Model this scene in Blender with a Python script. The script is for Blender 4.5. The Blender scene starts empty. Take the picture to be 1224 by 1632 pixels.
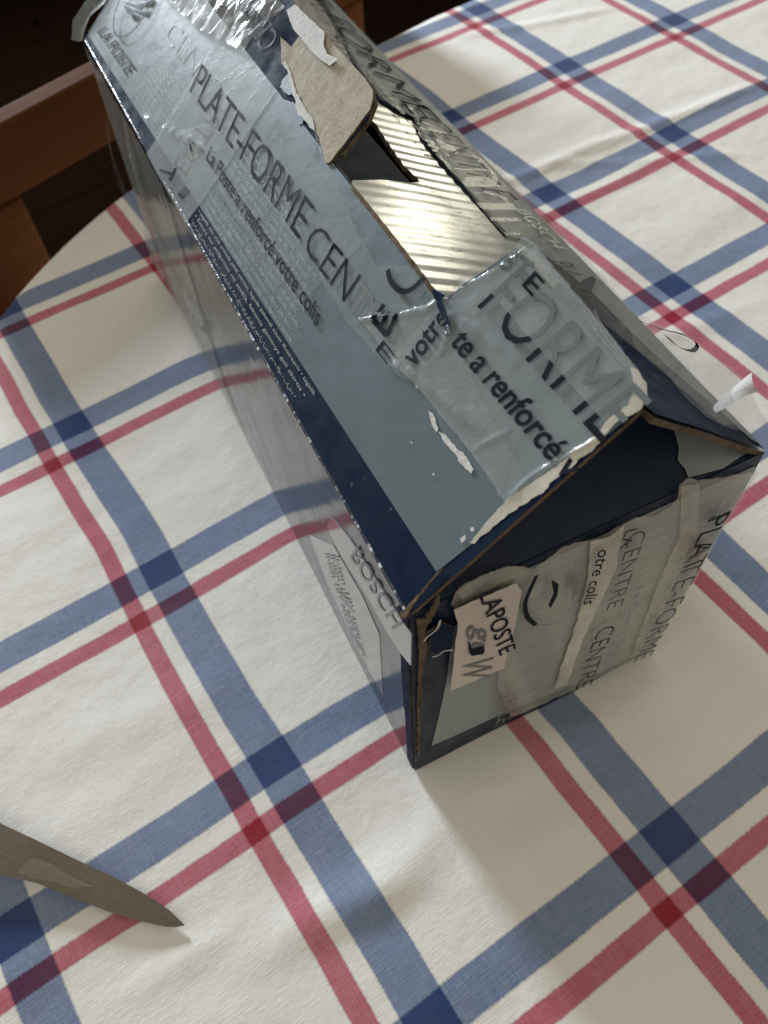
import bpy, bmesh, math, random
import numpy as np
from mathutils import Vector, Matrix, noise
from mathutils.geometry import tessellate_polygon
random.seed(7)

# ------------------------------------------------------------------ frame of reference
S = 0.12                    # one check of the tablecloth in metres
TZ = 0.75                   # height of the table top
PI = math.pi
def W(x, y, z=0.0):         # table coordinates counted in checks -> world metres
    return Vector((x*S, y*S, z*S+TZ))

# ------------------------------------------------------------------ camera
F, PW, PH = 1299.73, 1224.0, 1632.0
CAM = np.array([0.92717808, -3.03633661, 3.00692893])
ROT = np.array([[0.82993937, -0.55622949, -0.04253695],
                [-0.48369996, -0.67953639, -0.55160189],
                [0.27791184, 0.47837125, -0.83302218]])
sc = bpy.context.scene
cd = bpy.data.cameras.new('camera')
cam = bpy.data.objects.new('camera', cd)
sc.collection.objects.link(cam)
sc.camera = cam
m = Matrix.Identity(4)
for i in range(3):
    m[i][0] = ROT[0][i]; m[i][1] = -ROT[1][i]; m[i][2] = -ROT[2][i]
cp = W(*CAM)
m[0][3], m[1][3], m[2][3] = cp
cam.matrix_world = m
cd.sensor_fit = 'VERTICAL'; cd.sensor_height = 36; cd.lens = F/PH*36
cd.clip_start = 0.01; cd.clip_end = 60
cd.dof.use_dof = True; cd.dof.focus_distance = 0.275; cd.dof.aperture_fstop = 15

# ------------------------------------------------------------------ light
sc.view_settings.view_transform = 'Standard'
sc.view_settings.look = 'None'
sc.view_settings.exposure = 0
sc.view_settings.gamma = 1
world = bpy.data.worlds.new('World'); sc.world = world
world.use_nodes = True
bg = world.node_tree.nodes['Background']
bg.inputs[0].default_value = (0.60, 0.545, 0.435, 1)
bg.inputs[1].default_value = 0.76

def area(name, loc, target, sx, sy, power, col, spread=180):
    l = bpy.data.lights.new(name, 'AREA'); l.shape = 'RECTANGLE'
    l.size = sx; l.size_y = sy; l.energy = power; l.color = col
    l.spread = math.radians(spread)
    o = bpy.data.objects.new(name, l); sc.collection.objects.link(o)
    o.location = loc
    o.rotation_euler = (Vector(target)-Vector(loc)).to_track_quat('-Z', 'Y').to_euler()
    return o
tgt = W(2.2, -1.0)
def dirpos(az, el, d):
    a, e = math.radians(az), math.radians(el)
    return tgt + Vector((math.sin(a)*math.cos(e), math.cos(a)*math.cos(e), math.sin(e)))*d
area('window_light', dirpos(0, 13, 2.4), tgt, 0.42, 0.30, 95, (0.82, 0.91, 1.0))
area('left_fill_light', dirpos(-82, 32, 2.3), tgt, 0.9, 0.8, 4, (0.86, 0.93, 1.0))  # added fill lamp, softly brightens the cloth and tape from the left
area('low_window_light', dirpos(54, 9, 2.2), tgt, 0.26, 0.22, 2.5, (1.0, 0.94, 0.72))

# ------------------------------------------------------------------ material helpers
def new_mat(name):
    mt = bpy.data.materials.new(name); mt.use_nodes = True
    nt = mt.node_tree; b = nt.nodes['Principled BSDF']
    return mt, nt, b
class N:
    def __init__(s, nt): s.nt = nt
    def node(s, t, **k):
        n = s.nt.nodes.new(t)
        for a, v in k.items(): setattr(n, a, v)
        return n
    def put(s, sock, v):
        if isinstance(v, bpy.types.NodeSocket): s.nt.links.new(v, sock)
        elif v is not None: sock.default_value = v
    def math(s, op, a, b=None, c=None, clamp=False):
        n = s.node('ShaderNodeMath', operation=op); n.use_clamp = clamp
        s.put(n.inputs[0], a); s.put(n.inputs[1], b); s.put(n.inputs[2], c)
        return n.outputs[0]
    def noise(s, vec, scale, detail=3, rough=.55, out=0):
        n = s.node('ShaderNodeTexNoise'); s.put(n.inputs['Vector'], vec)
        n.inputs['Scale'].default_value = scale; n.inputs['Detail'].default_value = detail
        n.inputs['Roughness'].default_value = rough
        return n.outputs[out]
    def mapping(s, vec, scale=(1, 1, 1), rot=(0, 0, 0), loc=(0, 0, 0)):
        n = s.node('ShaderNodeMapping'); s.put(n.inputs[0], vec)
        n.inputs['Scale'].default_value = scale; n.inputs['Rotation'].default_value = rot
        n.inputs['Location'].default_value = loc
        return n.outputs[0]
    def ramp(s, f, a, b, ca=0., cb=1.):
        n = s.node('ShaderNodeMapRange'); s.put(n.inputs[0], f)
        n.inputs[1].default_value = a; n.inputs[2].default_value = b
        s.put(n.inputs[3], ca); s.put(n.inputs[4], cb)
        return n.outputs[0]
    def mix(s, f, a, b, blend='MIX'):
        n = s.node('ShaderNodeMix', data_type='RGBA', blend_type=blend)
        s.put(n.inputs[0], f); s.put(n.inputs[6], a); s.put(n.inputs[7], b)
        return n.outputs[2]
    def bump(s, h, strength, dist, nrm=None):
        n = s.node('ShaderNodeBump'); s.put(n.inputs['Height'], h)
        n.inputs['Strength'].default_value = strength; n.inputs['Distance'].default_value = dist
        if nrm: s.put(n.inputs['Normal'], nrm)
        return n.outputs[0]
    def geo(s): return s.node('ShaderNodeTexCoord').outputs['Object']
def rgb(r, g, b): return (r, g, b, 1)

def print_mat(name, col, rough=.3, spec=.5, scuff=.12, wear=None, coat=0.0):
    mt, nt, b = new_mat(name); n = N(nt); g = n.geo()
    f = n.noise(g, 60, 5, .6)
    c2 = tuple(min(1, x*(1-scuff)) for x in col[:3])+(1,)
    c = n.mix(f, c2, col)
    if wear:
        w = n.noise(g, 420, 4, .7)
        w2 = n.math('MULTIPLY', n.ramp(w, .68, .72), n.ramp(n.noise(g, 30, 2), .5, .62))
        c = n.mix(w2, c, wear)
    n.put(b.inputs['Base Color'], c)
    n.put(b.inputs['Roughness'], n.ramp(n.noise(g, 90, 4), .3, .7, rough*.75, rough*1.3))
    b.inputs['Specular IOR Level'].default_value = spec
    b.inputs['Coat Weight'].default_value = coat
    b.inputs['Coat Roughness'].default_value = .08
    n.put(b.inputs['Normal'], n.bump(n.noise(g, 350, 3), .12, .0006))
    return mt

M = {}
M['navy'] = print_mat('navy_print', rgb(.0045, .015, .044), .75, .14, .2, wear=rgb(.2, .22, .24))
M['inner_navy'] = print_mat('matt_navy_print', rgb(.005, .016, .042), .5, .3, .15)
M['grey'] = print_mat('grey_print', rgb(.135, .175, .205), .4, .2, .1)
M['end_navy'] = print_mat('dull_navy_print', rgb(.006, .017, .040), .4, .14, .3)
M['end_grey'] = print_mat('end_grey_print', rgb(.26, .30, .305), .3, .4, .12)
M['white_text'] = print_mat('pale_lettering', rgb(.42, .46, .47), .35)
M['grey_text'] = print_mat('pale_grey_lettering', rgb(.33, .37, .385), .5)
M['ink'] = print_mat('dark_ink', rgb(.010, .013, .022), .65, .08)
M['ghost'] = print_mat('faded_ink', rgb(.15, .175, .185), .3)
M['faded'] = print_mat('half_faded_ink', rgb(.06, .07, .08), .5, .2)
M['ghost_light'] = print_mat('pale_faded_ink', rgb(.20, .23, .235), .3)
M['label'] = print_mat('pinkish_label', rgb(.62, .55, .49), .3, .5, .08)
M['side_label'] = print_mat('side_label', rgb(.15, .14, .15), .1, .5, .08, coat=.6)

def kraft(name, c1, c2, torn=0):
    mt, nt, b = new_mat(name); n = N(nt); g = n.geo()
    f = n.noise(g, 160, 6, .7)
    c = n.mix(n.ramp(f, .32, .68), c1, c2)
    sp = n.ramp(n.noise(g, 900, 2, .5), .63, .72)
    c = n.mix(n.math('MULTIPLY', sp, .45), c, rgb(.13, .09, .055))
    n.put(b.inputs['Base Color'], c)
    b.inputs['Roughness'].default_value = .92; b.inputs['Specular IOR Level'].default_value = .1
    n.put(b.inputs['Normal'], n.bump(n.noise(g, 500, 5, .7), .5, .0008))
    return mt
M['kraft'] = kraft('raw_board', rgb(.37, .335, .275), rgb(.52, .485, .42))
M['edge'] = kraft('board_edge', rgb(.06, .042, .028), rgb(.20, .15, .105))
M['paper'] = kraft('torn_white_paper', rgb(.58, .585, .60), rgb(.72, .72, .73))

def tape_mat(name, alpha, col, rough=.16, wr=1.0):
    mt, nt, b = new_mat(name); n = N(nt); g = n.geo()
    f = n.noise(n.mapping(g, (1, 1, 1)), 55, 5, .65)
    f2 = n.noise(g, 240, 3, .6)
    al = n.math('ADD', n.ramp(f, .3, .7, alpha*.82, min(1, alpha*1.2)), n.math('MULTIPLY', n.ramp(f2, .6, .8), .18), clamp=True)
    n.put(b.inputs['Alpha'], al)
    n.put(b.inputs['Base Color'], n.mix(n.noise(g, 30, 3), tuple(c*.92 for c in col[:3])+(1,), col))
    b.inputs['Roughness'].default_value = rough+.2; b.inputs['Specular IOR Level'].default_value = .25
    b.inputs['Coat Weight'].default_value = .6; b.inputs['Coat Roughness'].default_value = .04
    cr = n.node('ShaderNodeTexVoronoi', feature='DISTANCE_TO_EDGE')
    n.put(cr.inputs['Vector'], n.mix(.02, g, n.noise(g, 90, 3, .6, 1)))
    cr.inputs['Scale'].default_value = 55
    h = n.math('ADD', n.math('MULTIPLY', n.noise(g, 130, 4, .6), 1.0), n.math('MULTIPLY', n.ramp(cr.outputs[0], 0, .06, 1, 0), .35*wr))
    n.put(b.inputs['Normal'], n.bump(h, .22*wr, .0006))
    return mt
M['tape'] = tape_mat('clear_packing_tape', .17, rgb(.46, .52, .54))
M['tape_thick'] = tape_mat('cloudy_packing_tape', .35, rgb(.45, .51, .53))
M['tape_cream'] = tape_mat('cream_packing_tape', .84, rgb(.64, .61, .53))
M['tape_side'] = tape_mat('crinkled_packing_tape', .40, rgb(.42, .435, .41), .14, 1.2)
M['tape_end'] = tape_mat('yellowed_packing_tape', .40, rgb(.66, .65, .57), .12, 1.1)
M['tape_right'] = tape_mat('smooth_clear_tape', .15, rgb(.52, .53, .51), .08, 1.5)
M['film'] = tape_mat('thin_clear_film', .06, rgb(.6, .62, .62), .1, 1.2)

# glossy side: navy print under smooth film, mirrors the cloth
def side_material():
    mt, nt, b = new_mat('glossy_navy_side'); n = N(nt); g = n.geo()
    n.put(b.inputs['Base Color'], n.mix(n.noise(g, 25, 4), rgb(.008, .014, .032), rgb(.02, .026, .042)))
    n.put(b.inputs['Roughness'], n.ramp(n.noise(g, 40, 4), .3, .7, .12, .22))
    b.inputs['Specular IOR Level'].default_value = .24
    b.inputs['Coat Weight'].default_value = .16; b.inputs['Coat Roughness'].default_value = .09
    b.inputs['Coat IOR'].default_value = 1.5
    n.put(b.inputs['Normal'], n.bump(n.noise(g, 28, 3), .25, .003))
    return mt
M['side'] = side_material()
def silver_material():
    mt, nt, b = new_mat('glossy_fluted_print'); n = N(nt); g = n.geo()
    n.put(b.inputs['Base Color'], n.mix(n.noise(g, 50, 4), rgb(.10, .125, .145), rgb(.16, .18, .195)))
    b.inputs['Metallic'].default_value = 0.55
    n.put(b.inputs['Roughness'], n.ramp(n.noise(g, 80, 5), .3, .7, .24, .36))
    b.inputs['Specular IOR Level'].default_value = .7
    b.inputs['Coat Weight'].default_value = 1; b.inputs['Coat Roughness'].default_value = .22
    b.inputs['Coat IOR'].default_value = 1.7
    n.put(b.inputs['Normal'], n.bump(n.noise(n.mapping(g, (.25, 1, 1)), 160, 4), .25, .0012))
    return mt
M['silver'] = silver_material()

# ------------------------------------------------------------------ object helpers
def link(o, parent=None):
    sc.collection.objects.link(o)
    if parent: o.parent = parent
    return o
def empty(name, loc, rz=0, label=None, cat=None):
    o = bpy.data.objects.new(name, None); link(o)
    o.empty_display_size = .03
    o.location = loc; o.rotation_euler = (0, 0, rz)
    if label: o['label'] = label
    if cat: o['category'] = cat
    return o
def obj(name, me, mats, parent=None, smooth=True, label=None):
    if isinstance(me, bmesh.types.BMesh):
        bm = me; me = bpy.data.meshes.new(name); bm.to_mesh(me); bm.free()
    if not isinstance(mats, (list, tuple)): mats = [mats]
    for mt in mats: me.materials.append(mt)
    if smooth:
        me.polygons.foreach_set('use_smooth', [True]*len(me.polygons))
    o = bpy.data.objects.new(name, me); link(o, parent)
    if label: o['label'] = label
    return o

# ------------------------------------------------------------------ the box's own frame
BX, BY, BYAW = 1.38739857, -2.31724255, -0.137953527
BW, BL, BH = 0.12564, 0.36778, 0.1525
cB, sB = math.cos(BYAW), math.sin(BYAW)
BM = np.array([[cB, sB, 0], [-sB, cB, 0], [0, 0, 1.]])
CL = BM @ ((CAM-np.array([BX, BY, 0]))*S)           # lens position in the box frame
def ray(u, v):
    return BM @ (ROT.T @ np.array([(u-PW/2)/F, (v-PH/2)/F, 1.0]))
def hitplane(u, v, pt, n):
    d = ray(u, v); t = ((np.array(pt)-CL) @ n)/(d @ n)
    return CL+t*d
def gnd(u, v, z=0.0):                                # tabletop point in checks
    d = ROT.T @ np.array([(u-PW/2)/F, (v-PH/2)/F, 1.0])
    t = (z-CAM[2])/d[2]; return CAM+t*d

def nz(x, y, z=0.0): return noise.noise(Vector((x, y, z)))
def ridged(x, y, z=0.0):
    v = 1-abs(nz(x, y, z))*2.2
    return max(0, v)**3

class Surf:
    crease = ()
    seed = 0.0
    amp = 1.0
    rough = 1.0
    def warp(s, a, b): return 0.0006*nz(a*22, b*14, 3+s.seed)
    def wr(s, a, b):       # relief of loose tape, metres
        w = 0.00013*s.rough*(ridged(a*50, b*30, s.seed+1)+.7*ridged(a*110, b*80, s.seed+5))+.00010*s.rough*nz(a*150, b*110, s.seed+9)
        for (p, q, r, h) in s.creases:
            ax, ay = p; bx, by = q
            dx, dy = bx-ax, by-ay; L = dx*dx+dy*dy
            t = max(0, min(1, ((a-ax)*dx+(b-ay)*dy)/L))
            d = math.hypot(a-ax-t*dx, b-ay-t*dy)
            if d < r*2: w += .6*h*math.exp(-(d/r)**2*2.5)*math.sin(PI*(.12+.76*t))
        return max(w, -.0001)*s.amp
    def addcrease(s, pts, r=.0011, h=.0012):
        ab = [s.inv(*p) for p in pts]
        for p, q in zip(ab, ab[1:]): s.creases.append((p, q, r, h))
    creases = None
AL = math.atan2(.2075-.1525, .067)
class Left(Surf):
    seed = 11
    def __init__(s): s.creases = []
    def pos(s, a, b, off=0):
        off += s.warp(a, b)
        return Vector((a*math.cos(AL)-math.sin(AL)*off, b, BH+a*math.sin(AL)+math.cos(AL)*off))
    def inv(s, u, v):
        n = np.array([-math.sin(AL), 0, math.cos(AL)]); q = hitplane(u, v, (0, 0, BH), n)
        return (q[0]/math.cos(AL), q[1])
def smooth(e0, e1, x):
    t = max(0, min(1, (x-e0)/(e1-e0))); return t*t*(3-2*t)
class Right(Surf):
    seed = 23; rough = 1.0
    def __init__(s): s.creases = []
    def th(s, y): return math.radians(41-13.3*smooth(-.005, .066, y)+5*smooth(.16, .3, y))
    def pos(s, a, b, off=0):
        t = s.th(b); off += s.warp(a, b)
        return Vector((BW-a*math.cos(t)+math.sin(t)*off, b, BH+a*math.sin(t)+math.cos(t)*off))
    def inv(s, u, v):
        d = ray(u, v); last = None; hit = None
        t0 = (.24-CL[2])/d[2]; t1 = (.12-CL[2])/d[2]
        for k in range(1201):
            q = CL+(t0+(t1-t0)*k/1200)*d; t = s.th(q[1])
            f = (q[0]-BW)*math.sin(t)+(q[2]-BH)*math.cos(t); a = (BW-q[0])*math.cos(t)+(q[2]-BH)*math.sin(t)
            if f <= 0:
                hit = (a, q[1])
                if a < .096: return hit
                # passed beyond the free edge: keep going until under the flap line again
            last = (a, q[1])
        a, y = hit or last
        return (max(a, .0014), y)
class End(Surf):
    seed = 37; amp = .32
    def __init__(s): s.creases = []
    def pos(s, a, b, off=0):
        off += .0008*nz(a*20, b*20, 4); a = min(max(a, 0), BW); b = max(b, .0004)
        return Vector((a, -off, b))
    def inv(s, u, v):
        q = hitplane(u, v, (0, 0, 0), np.array([0, 1., 0])); return (q[0], q[2])
class Side(Surf):
    seed = 51
    def __init__(s): s.creases = []
    def bulge(s, a, b):
        return .0012*math.sin(PI*min(1, max(0, b/BH)))*math.sin(PI*min(1, max(0, a/BL)))
    def pos(s, a, b, off=0):
        return Vector((-off-s.bulge(a, b), a, b))
    def inv(s, u, v):
        q = hitplane(u, v, (0, 0, 0), np.array([1., 0, 0])); return (q[1], q[2])
class Dust(Surf):
    seed = 63
    def __init__(s): s.creases = []
    def h(s, x, y):
        roofL = BH+x*math.tan(AL)-.0035; t = Rt.th(y)
        roofR = BH+(BW-x)*math.tan(t)-.0035
        lim = min(roofL, roofR)
        zz = BH+y*.62
        k = .004
        return min(zz, lim) if abs(zz-lim) > k else min(zz, lim)-(k-abs(zz-lim))**2/(4*k)
    def pos(s, a, b, off=0):
        return Vector((a, b-off*.5, s.h(a, b)+off*.85))
    def inv(s, u, v):
        d = ray(u, v); z = BH
        lo = None
        t0 = (.23-CL[2])/d[2]; t1 = (.14-CL[2])/d[2]
        for k in range(400):
            t = t0+(t1-t0)*k/399; q = CL+t*d
            if q[2] < s.h(q[0], q[1]): return (q[0], q[1])
        return (q[0], q[1])
Lf, Rt, En, Sd = Left(), Right(), End(), Side()
Du = Dust()

def cutgrid(bm, step):
    if not step: return
    for ax in (0, 1):
        lo = min(v.co[ax] for v in bm.verts); hi = max(v.co[ax] for v in bm.verts)
        k = math.ceil((lo+step*.3)/step)
        while k*step < hi-step*.3:
            co = [0, 0, 0]; no = [0, 0, 0]; co[ax] = k*step; no[ax] = 1
            bmesh.ops.bisect_plane(bm, geom=bm.verts[:]+bm.edges[:]+bm.faces[:], dist=1e-7, plane_co=co, plane_no=no)
            k += 1
def rag(pts, amp, seg):
    out = []
    for i, p in enumerate(pts):
        q = pts[(i+1) % len(pts)]; L = math.hypot(q[0]-p[0], q[1]-p[1]); k = max(1, int(L/seg))
        for j in range(k):
            t = j/k; a = amp if j else amp*.3
            out.append((p[0]+(q[0]-p[0])*t+random.uniform(-a, a), p[1]+(q[1]-p[1])*t+random.uniform(-a, a)))
    return out
def sheet(name, surf, ab, off, mat, parent, th=0, cut=.004, wr=0.0, edge=None, label=None, smooth_=True, px=False, ragged=0, seg=8, extra=None):
    """a sheet with its outline in surface coordinates (or traced, px=True), laid on surf at height off"""
    if px:
        if ragged: ab = rag(ab, ragged, seg)
        ab = [surf.inv(*p) for p in ab]
    elif ragged: ab = rag(ab, ragged, seg)
    bm = bmesh.new()
    vs = [bm.verts.new((a, b, 0)) for a, b in ab]
    for tri in tessellate_polygon([[Vector((a, b, 0)) for a, b in ab]]):
        try: bm.faces.new([vs[i] for i in tri])
        except ValueError: pass
    bmesh.ops.recalc_face_normals(bm, faces=bm.faces[:])
    cutgrid(bm, cut)
    bmesh.ops.triangulate(bm, faces=[f for f in bm.faces if len(f.verts) > 4])
    bm.normal_update()
    if sum(f.normal.z for f in bm.faces) < 0: bmesh.ops.reverse_faces(bm, faces=bm.faces[:])
    co = [tuple(v.co[:2]) for v in bm.verts]
    if th:
        top = bm.verts[:]; fs = bm.faces[:]
        be = [e for e in bm.edges if e.is_boundary]
        bot = {v: bm.verts.new(v.co) for v in top}
        newb = [bm.faces.new([bot[v] for v in reversed(f.verts)]) for f in fs]
        side = []
        for e in be: e.smooth = False
        for e in be:
            f = e.link_faces[0]; a, b = e.verts
            ls = [l for l in f.loops if l.edge == e][0]
            a, b = ls.vert, ls.link_loop_next.vert
            sf = bm.faces.new((b, a, bot[a], bot[b])); sf.material_index = 1; side.append(sf)
        for v in top:
            a, b = v.co[:2]; v.co = surf.pos(a, b, off+(surf.wr(a, b)*wr if wr else 0)+(extra(a, b) if extra else 0))
        for v, w in bot.items():
            a, b = w.co[:2]; w.co = surf.pos(a, b, off-th+(extra(a, b) if extra else 0))
    else:
        for v in bm.verts:
            a, b = v.co[:2]; v.co = surf.pos(a, b, off+(surf.wr(a, b)*wr if wr else 0)+(extra(a, b) if extra else 0))
    mats = [mat]+([edge or M['edge']] if th else [])
    o = obj(name, bm, mats, parent, False, label)
    me = o.data
    me.polygons.foreach_set('use_smooth', [p.material_index == 0 and smooth_ for p in me.polygons])
    return o

_tc = {}
def text_geo(s, weight):
    key = (s, weight)
    if key not in _tc:
        c = bpy.data.curves.new('t', 'FONT'); c.body = s; c.size = 1; c.resolution_u = 3
        c.offset = weight; c.fill_mode = 'FRONT'
        o = bpy.data.objects.new('t', c); sc.collection.objects.link(o)
        dg = bpy.context.evaluated_depsgraph_get()
        me = bpy.data.meshes.new_from_object(o.evaluated_get(dg))
        n = len(me.vertices); a = np.empty(n*3); me.vertices.foreach_get('co', a); a = a.reshape(-1, 3)
        fs = [tuple(p.vertices) for p in me.polygons]
        bpy.data.objects.remove(o); bpy.data.curves.remove(c); bpy.data.meshes.remove(me)
        _tc[key] = (a, fs)
    return _tc[key]
def lettering(s, surf, p0, p1, pt, mat, parent, off, weight=0.0, wr=0.0, cut=.004, px=True, clip=None, name='lettering'):
    # text from baseline start to baseline end, third point is the top of a capital, clip keeps one side of a line
    a, fs = text_geo(s, weight)
    if len(a) == 0: return None
    if px: p0, p1, pt = surf.inv(*p0), surf.inv(*p1), surf.inv(*pt)
    p0, p1, pt = map(np.array, (p0, p1, pt))
    x0, x1 = a[:, 0].min(), a[:, 0].max()
    ex = (p1-p0)/(x1-x0); ey = (pt-p0)/.73
    bm = bmesh.new()
    vs = [bm.verts.new((*(p0+ex*(q[0]-x0)+ey*q[1]), 0)) for q in a]
    for f in fs:
        try: bm.faces.new([vs[i] for i in f])
        except ValueError: pass
    if clip:
        c0, c1 = (np.array(surf.inv(*p)) for p in clip); d = c1-c0
        bmesh.ops.bisect_plane(bm, geom=bm.verts[:]+bm.edges[:]+bm.faces[:], plane_co=(*c0, 0), plane_no=(d[1], -d[0], 0), clear_inner=True)
    cutgrid(bm, cut)
    bmesh.ops.triangulate(bm, faces=[f for f in bm.faces if len(f.verts) > 4])
    bm.normal_update()
    if sum(f.normal.z*f.calc_area() for f in bm.faces) < 0: bmesh.ops.reverse_faces(bm, faces=bm.faces[:])
    for v in bm.verts:
        x, y = v.co[:2]; v.co = surf.pos(x, y, off+(surf.wr(x, y)*wr if wr else 0))
    return obj(name, bm, mat, parent, False)
def stroke(name, surf, pts, w, off, mat, parent, wr=0.0, px=True, closed=False):
    if surf is Rt and px: pts = [surf.inv(*p) for p in pts]; pts = [(max(a, .0012), b) for a, b in pts]; px = False
    """an inked line of width w metres through pts; w may be a list"""
    ab = [np.array(surf.inv(*p)) for p in pts] if px else [np.array(p) for p in pts]
    # smooth
    P = []
    n = len(ab)
    for i in range(n-1 if not closed else n):
        p0, p1, p2, p3 = ab[i-1 if (i or closed) else 0], ab[i], ab[(i+1) % n], ab[(i+2) % n if closed else min(i+2, n-1)]
        for k in range(5):
            t = k/5
            P.append(.5*((2*p1)+(-p0+p2)*t+(2*p0-5*p1+4*p2-p3)*t*t+(-p0+3*p1-3*p2+p3)*t**3))
    P.append(ab[0] if closed else ab[-1])
    bm = bmesh.new(); prev = None
    for i, p in enumerate(P):
        d = P[min(i+1, len(P)-1)]-P[max(i-1, 0)]; d = d/(np.linalg.norm(d)+1e-9); q = np.array([-d[1], d[0]])
        ww = w if not isinstance(w, (list, tuple)) else w[0]+(w[1]-w[0])*i/(len(P)-1)
        a, b = p+q*ww/2, p-q*ww/2
        f = lambda c: bm.verts.new(surf.pos(c[0], c[1], off+surf.wr(c[0], c[1])*wr))
        cur = (f(a), f(b))
        if prev: bm.faces.new((prev[0], cur[0], cur[1], prev[1]))
        prev = cur
    bmesh.ops.recalc_face_normals(bm, faces=bm.faces[:])
    return obj(name, bm, mat, parent, False)

# ================================================================== structure: floor
def floor():
    mt, nt, b = new_mat('dark_floorboards'); n = N(nt); g = n.geo()
    c = n.mix(n.noise(n.mapping(g, (2, 14, 1)), 3, 5), rgb(.002, .0008, .0005), rgb(.006, .003, .0015))
    n.put(b.inputs['Base Color'], c); b.inputs['Roughness'].default_value = 1
    b.inputs['Specular IOR Level'].default_value = 0
    bm = bmesh.new()
    # boards a person could tell apart near the table, one wide sheet below them beyond
    bmesh.ops.create_grid(bm, x_segments=1, y_segments=1, size=6)
    for v in bm.verts: v.co.z = -.004
    o = obj('floor', bm, mt, None, False); o['kind'] = 'structure'
    bm = bmesh.new()
    bmesh.ops.create_cube(bm, size=1)
    for v in bm.verts: v.co = Vector((v.co.x*1.79, v.co.y*.118, v.co.z*.016-.004))
    me = None
    k = 0
    for i in range(-2, 22):
        for j in range(-1, 3):
            if me is None:
                p = obj('floorboard', bm, mt, o, False); me = p.data
            else:
                p = bpy.data.objects.new('floorboard', me); link(p, o)
            p.location = (j*1.8+(i % 3)*.6-.3, i*.12, 0)
            k += 1
floor()

# ================================================================== table and cloth
OUT = [(.3, .30), (.915, .879), (1.38, 1.217), (1.965, 1.513), (2.9, 1.78), (4.2, 2.02), (5.06, 2.11), (6.6, 2.12), (8.1, 1.75), (9.2, .9), (9.75, -.4),
       (9.9, -2.2), (9.7, -4.0), (9.0, -5.4), (7.6, -6.2), (5.6, -6.5), (3.2, -6.45), (1.2, -6.0), (-.2, -5.0), (-.95, -3.6), (-1.05, -2.2), (-.75, -1.0), (-.25, -.28)]
def spline(pts, k=16):
    P = [np.array(p, float) for p in pts]; n = len(P); out = []
    for i in range(n):
        p0, p1, p2, p3 = P[i-1], P[i], P[(i+1) % n], P[(i+2) % n]
        for j in range(k):
            t = j/k
            out.append(.5*((2*p1)+(-p0+p2)*t+(2*p0-5*p1+4*p2-p3)*t*t+(-p0+3*p1-3*p2+p3)*t**3))
    return np.array(out)
outline = spline(OUT)

def table():
    mt, nt, b = new_mat('table_wood'); n = N(nt); g = n.geo()
    n.put(b.inputs['Base Color'], n.mix(n.noise(n.mapping(g, (3, 30, 30)), 3, 4), rgb(.10, .045, .018), rgb(.2, .10, .045)))
    b.inputs['Roughness'].default_value = .45
    c = outline.mean(0)
    t = empty('dining_table', (c[0]*S, c[1]*S, 0), 0, 'round cornered dining table hidden under the checked cloth', 'table')
    bm = bmesh.new()
    top = [bm.verts.new(((p[0]-c[0])*.985*S, (p[1]-c[1])*.985*S, TZ-.0035)) for p in outline]
    bot = [bm.verts.new(v.co-Vector((0, 0, .028))) for v in top]
    bm.faces.new(top[::-1]); bm.faces.new(bot)
    for i in range(len(top)):
        j = (i+1) % len(top); bm.faces.new((top[i], top[j], bot[j], bot[i]))
    bmesh.ops.recalc_face_normals(bm, faces=bm.faces[:])
    obj('tabletop', bm, mt, t, False)
    for sx, sy in ((-1, -1), (1, -1), (1, 1), (-1, 1)):
        bm = bmesh.new()
        bmesh.ops.create_cone(bm, segments=16, radius1=.024, radius2=.034, depth=TZ-.033, cap_ends=True)
        for v in bm.verts: v.co += Vector((sx*.40, sy*.30, (TZ-.033)/2))
        obj('leg', bm, mt, t, False)
table()

def vnoise(x, y, seed, oct=4, rough=.5):
    """smooth lattice noise on arrays"""
    rs = np.random.RandomState(seed); out = np.zeros_like(x); amp = 1.; tot = 0
    for o in range(oct):
        T = rs.rand(256, 256)*2-1
        fx, fy = x*2**o, y*2**o
        ix, iy = np.floor(fx).astype(int), np.floor(fy).astype(int)
        tx, ty = fx-ix, fy-iy; tx = tx*tx*(3-2*tx); ty = ty*ty*(3-2*ty)
        g = lambda a, b: T[(ix+a) % 256, (iy+b) % 256]
        out += amp*((g(0, 0)*(1-tx)+g(1, 0)*tx)*(1-ty)+(g(0, 1)*(1-tx)+g(1, 1)*tx)*ty)
        tot += amp; amp *= rough
    return out/tot

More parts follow.
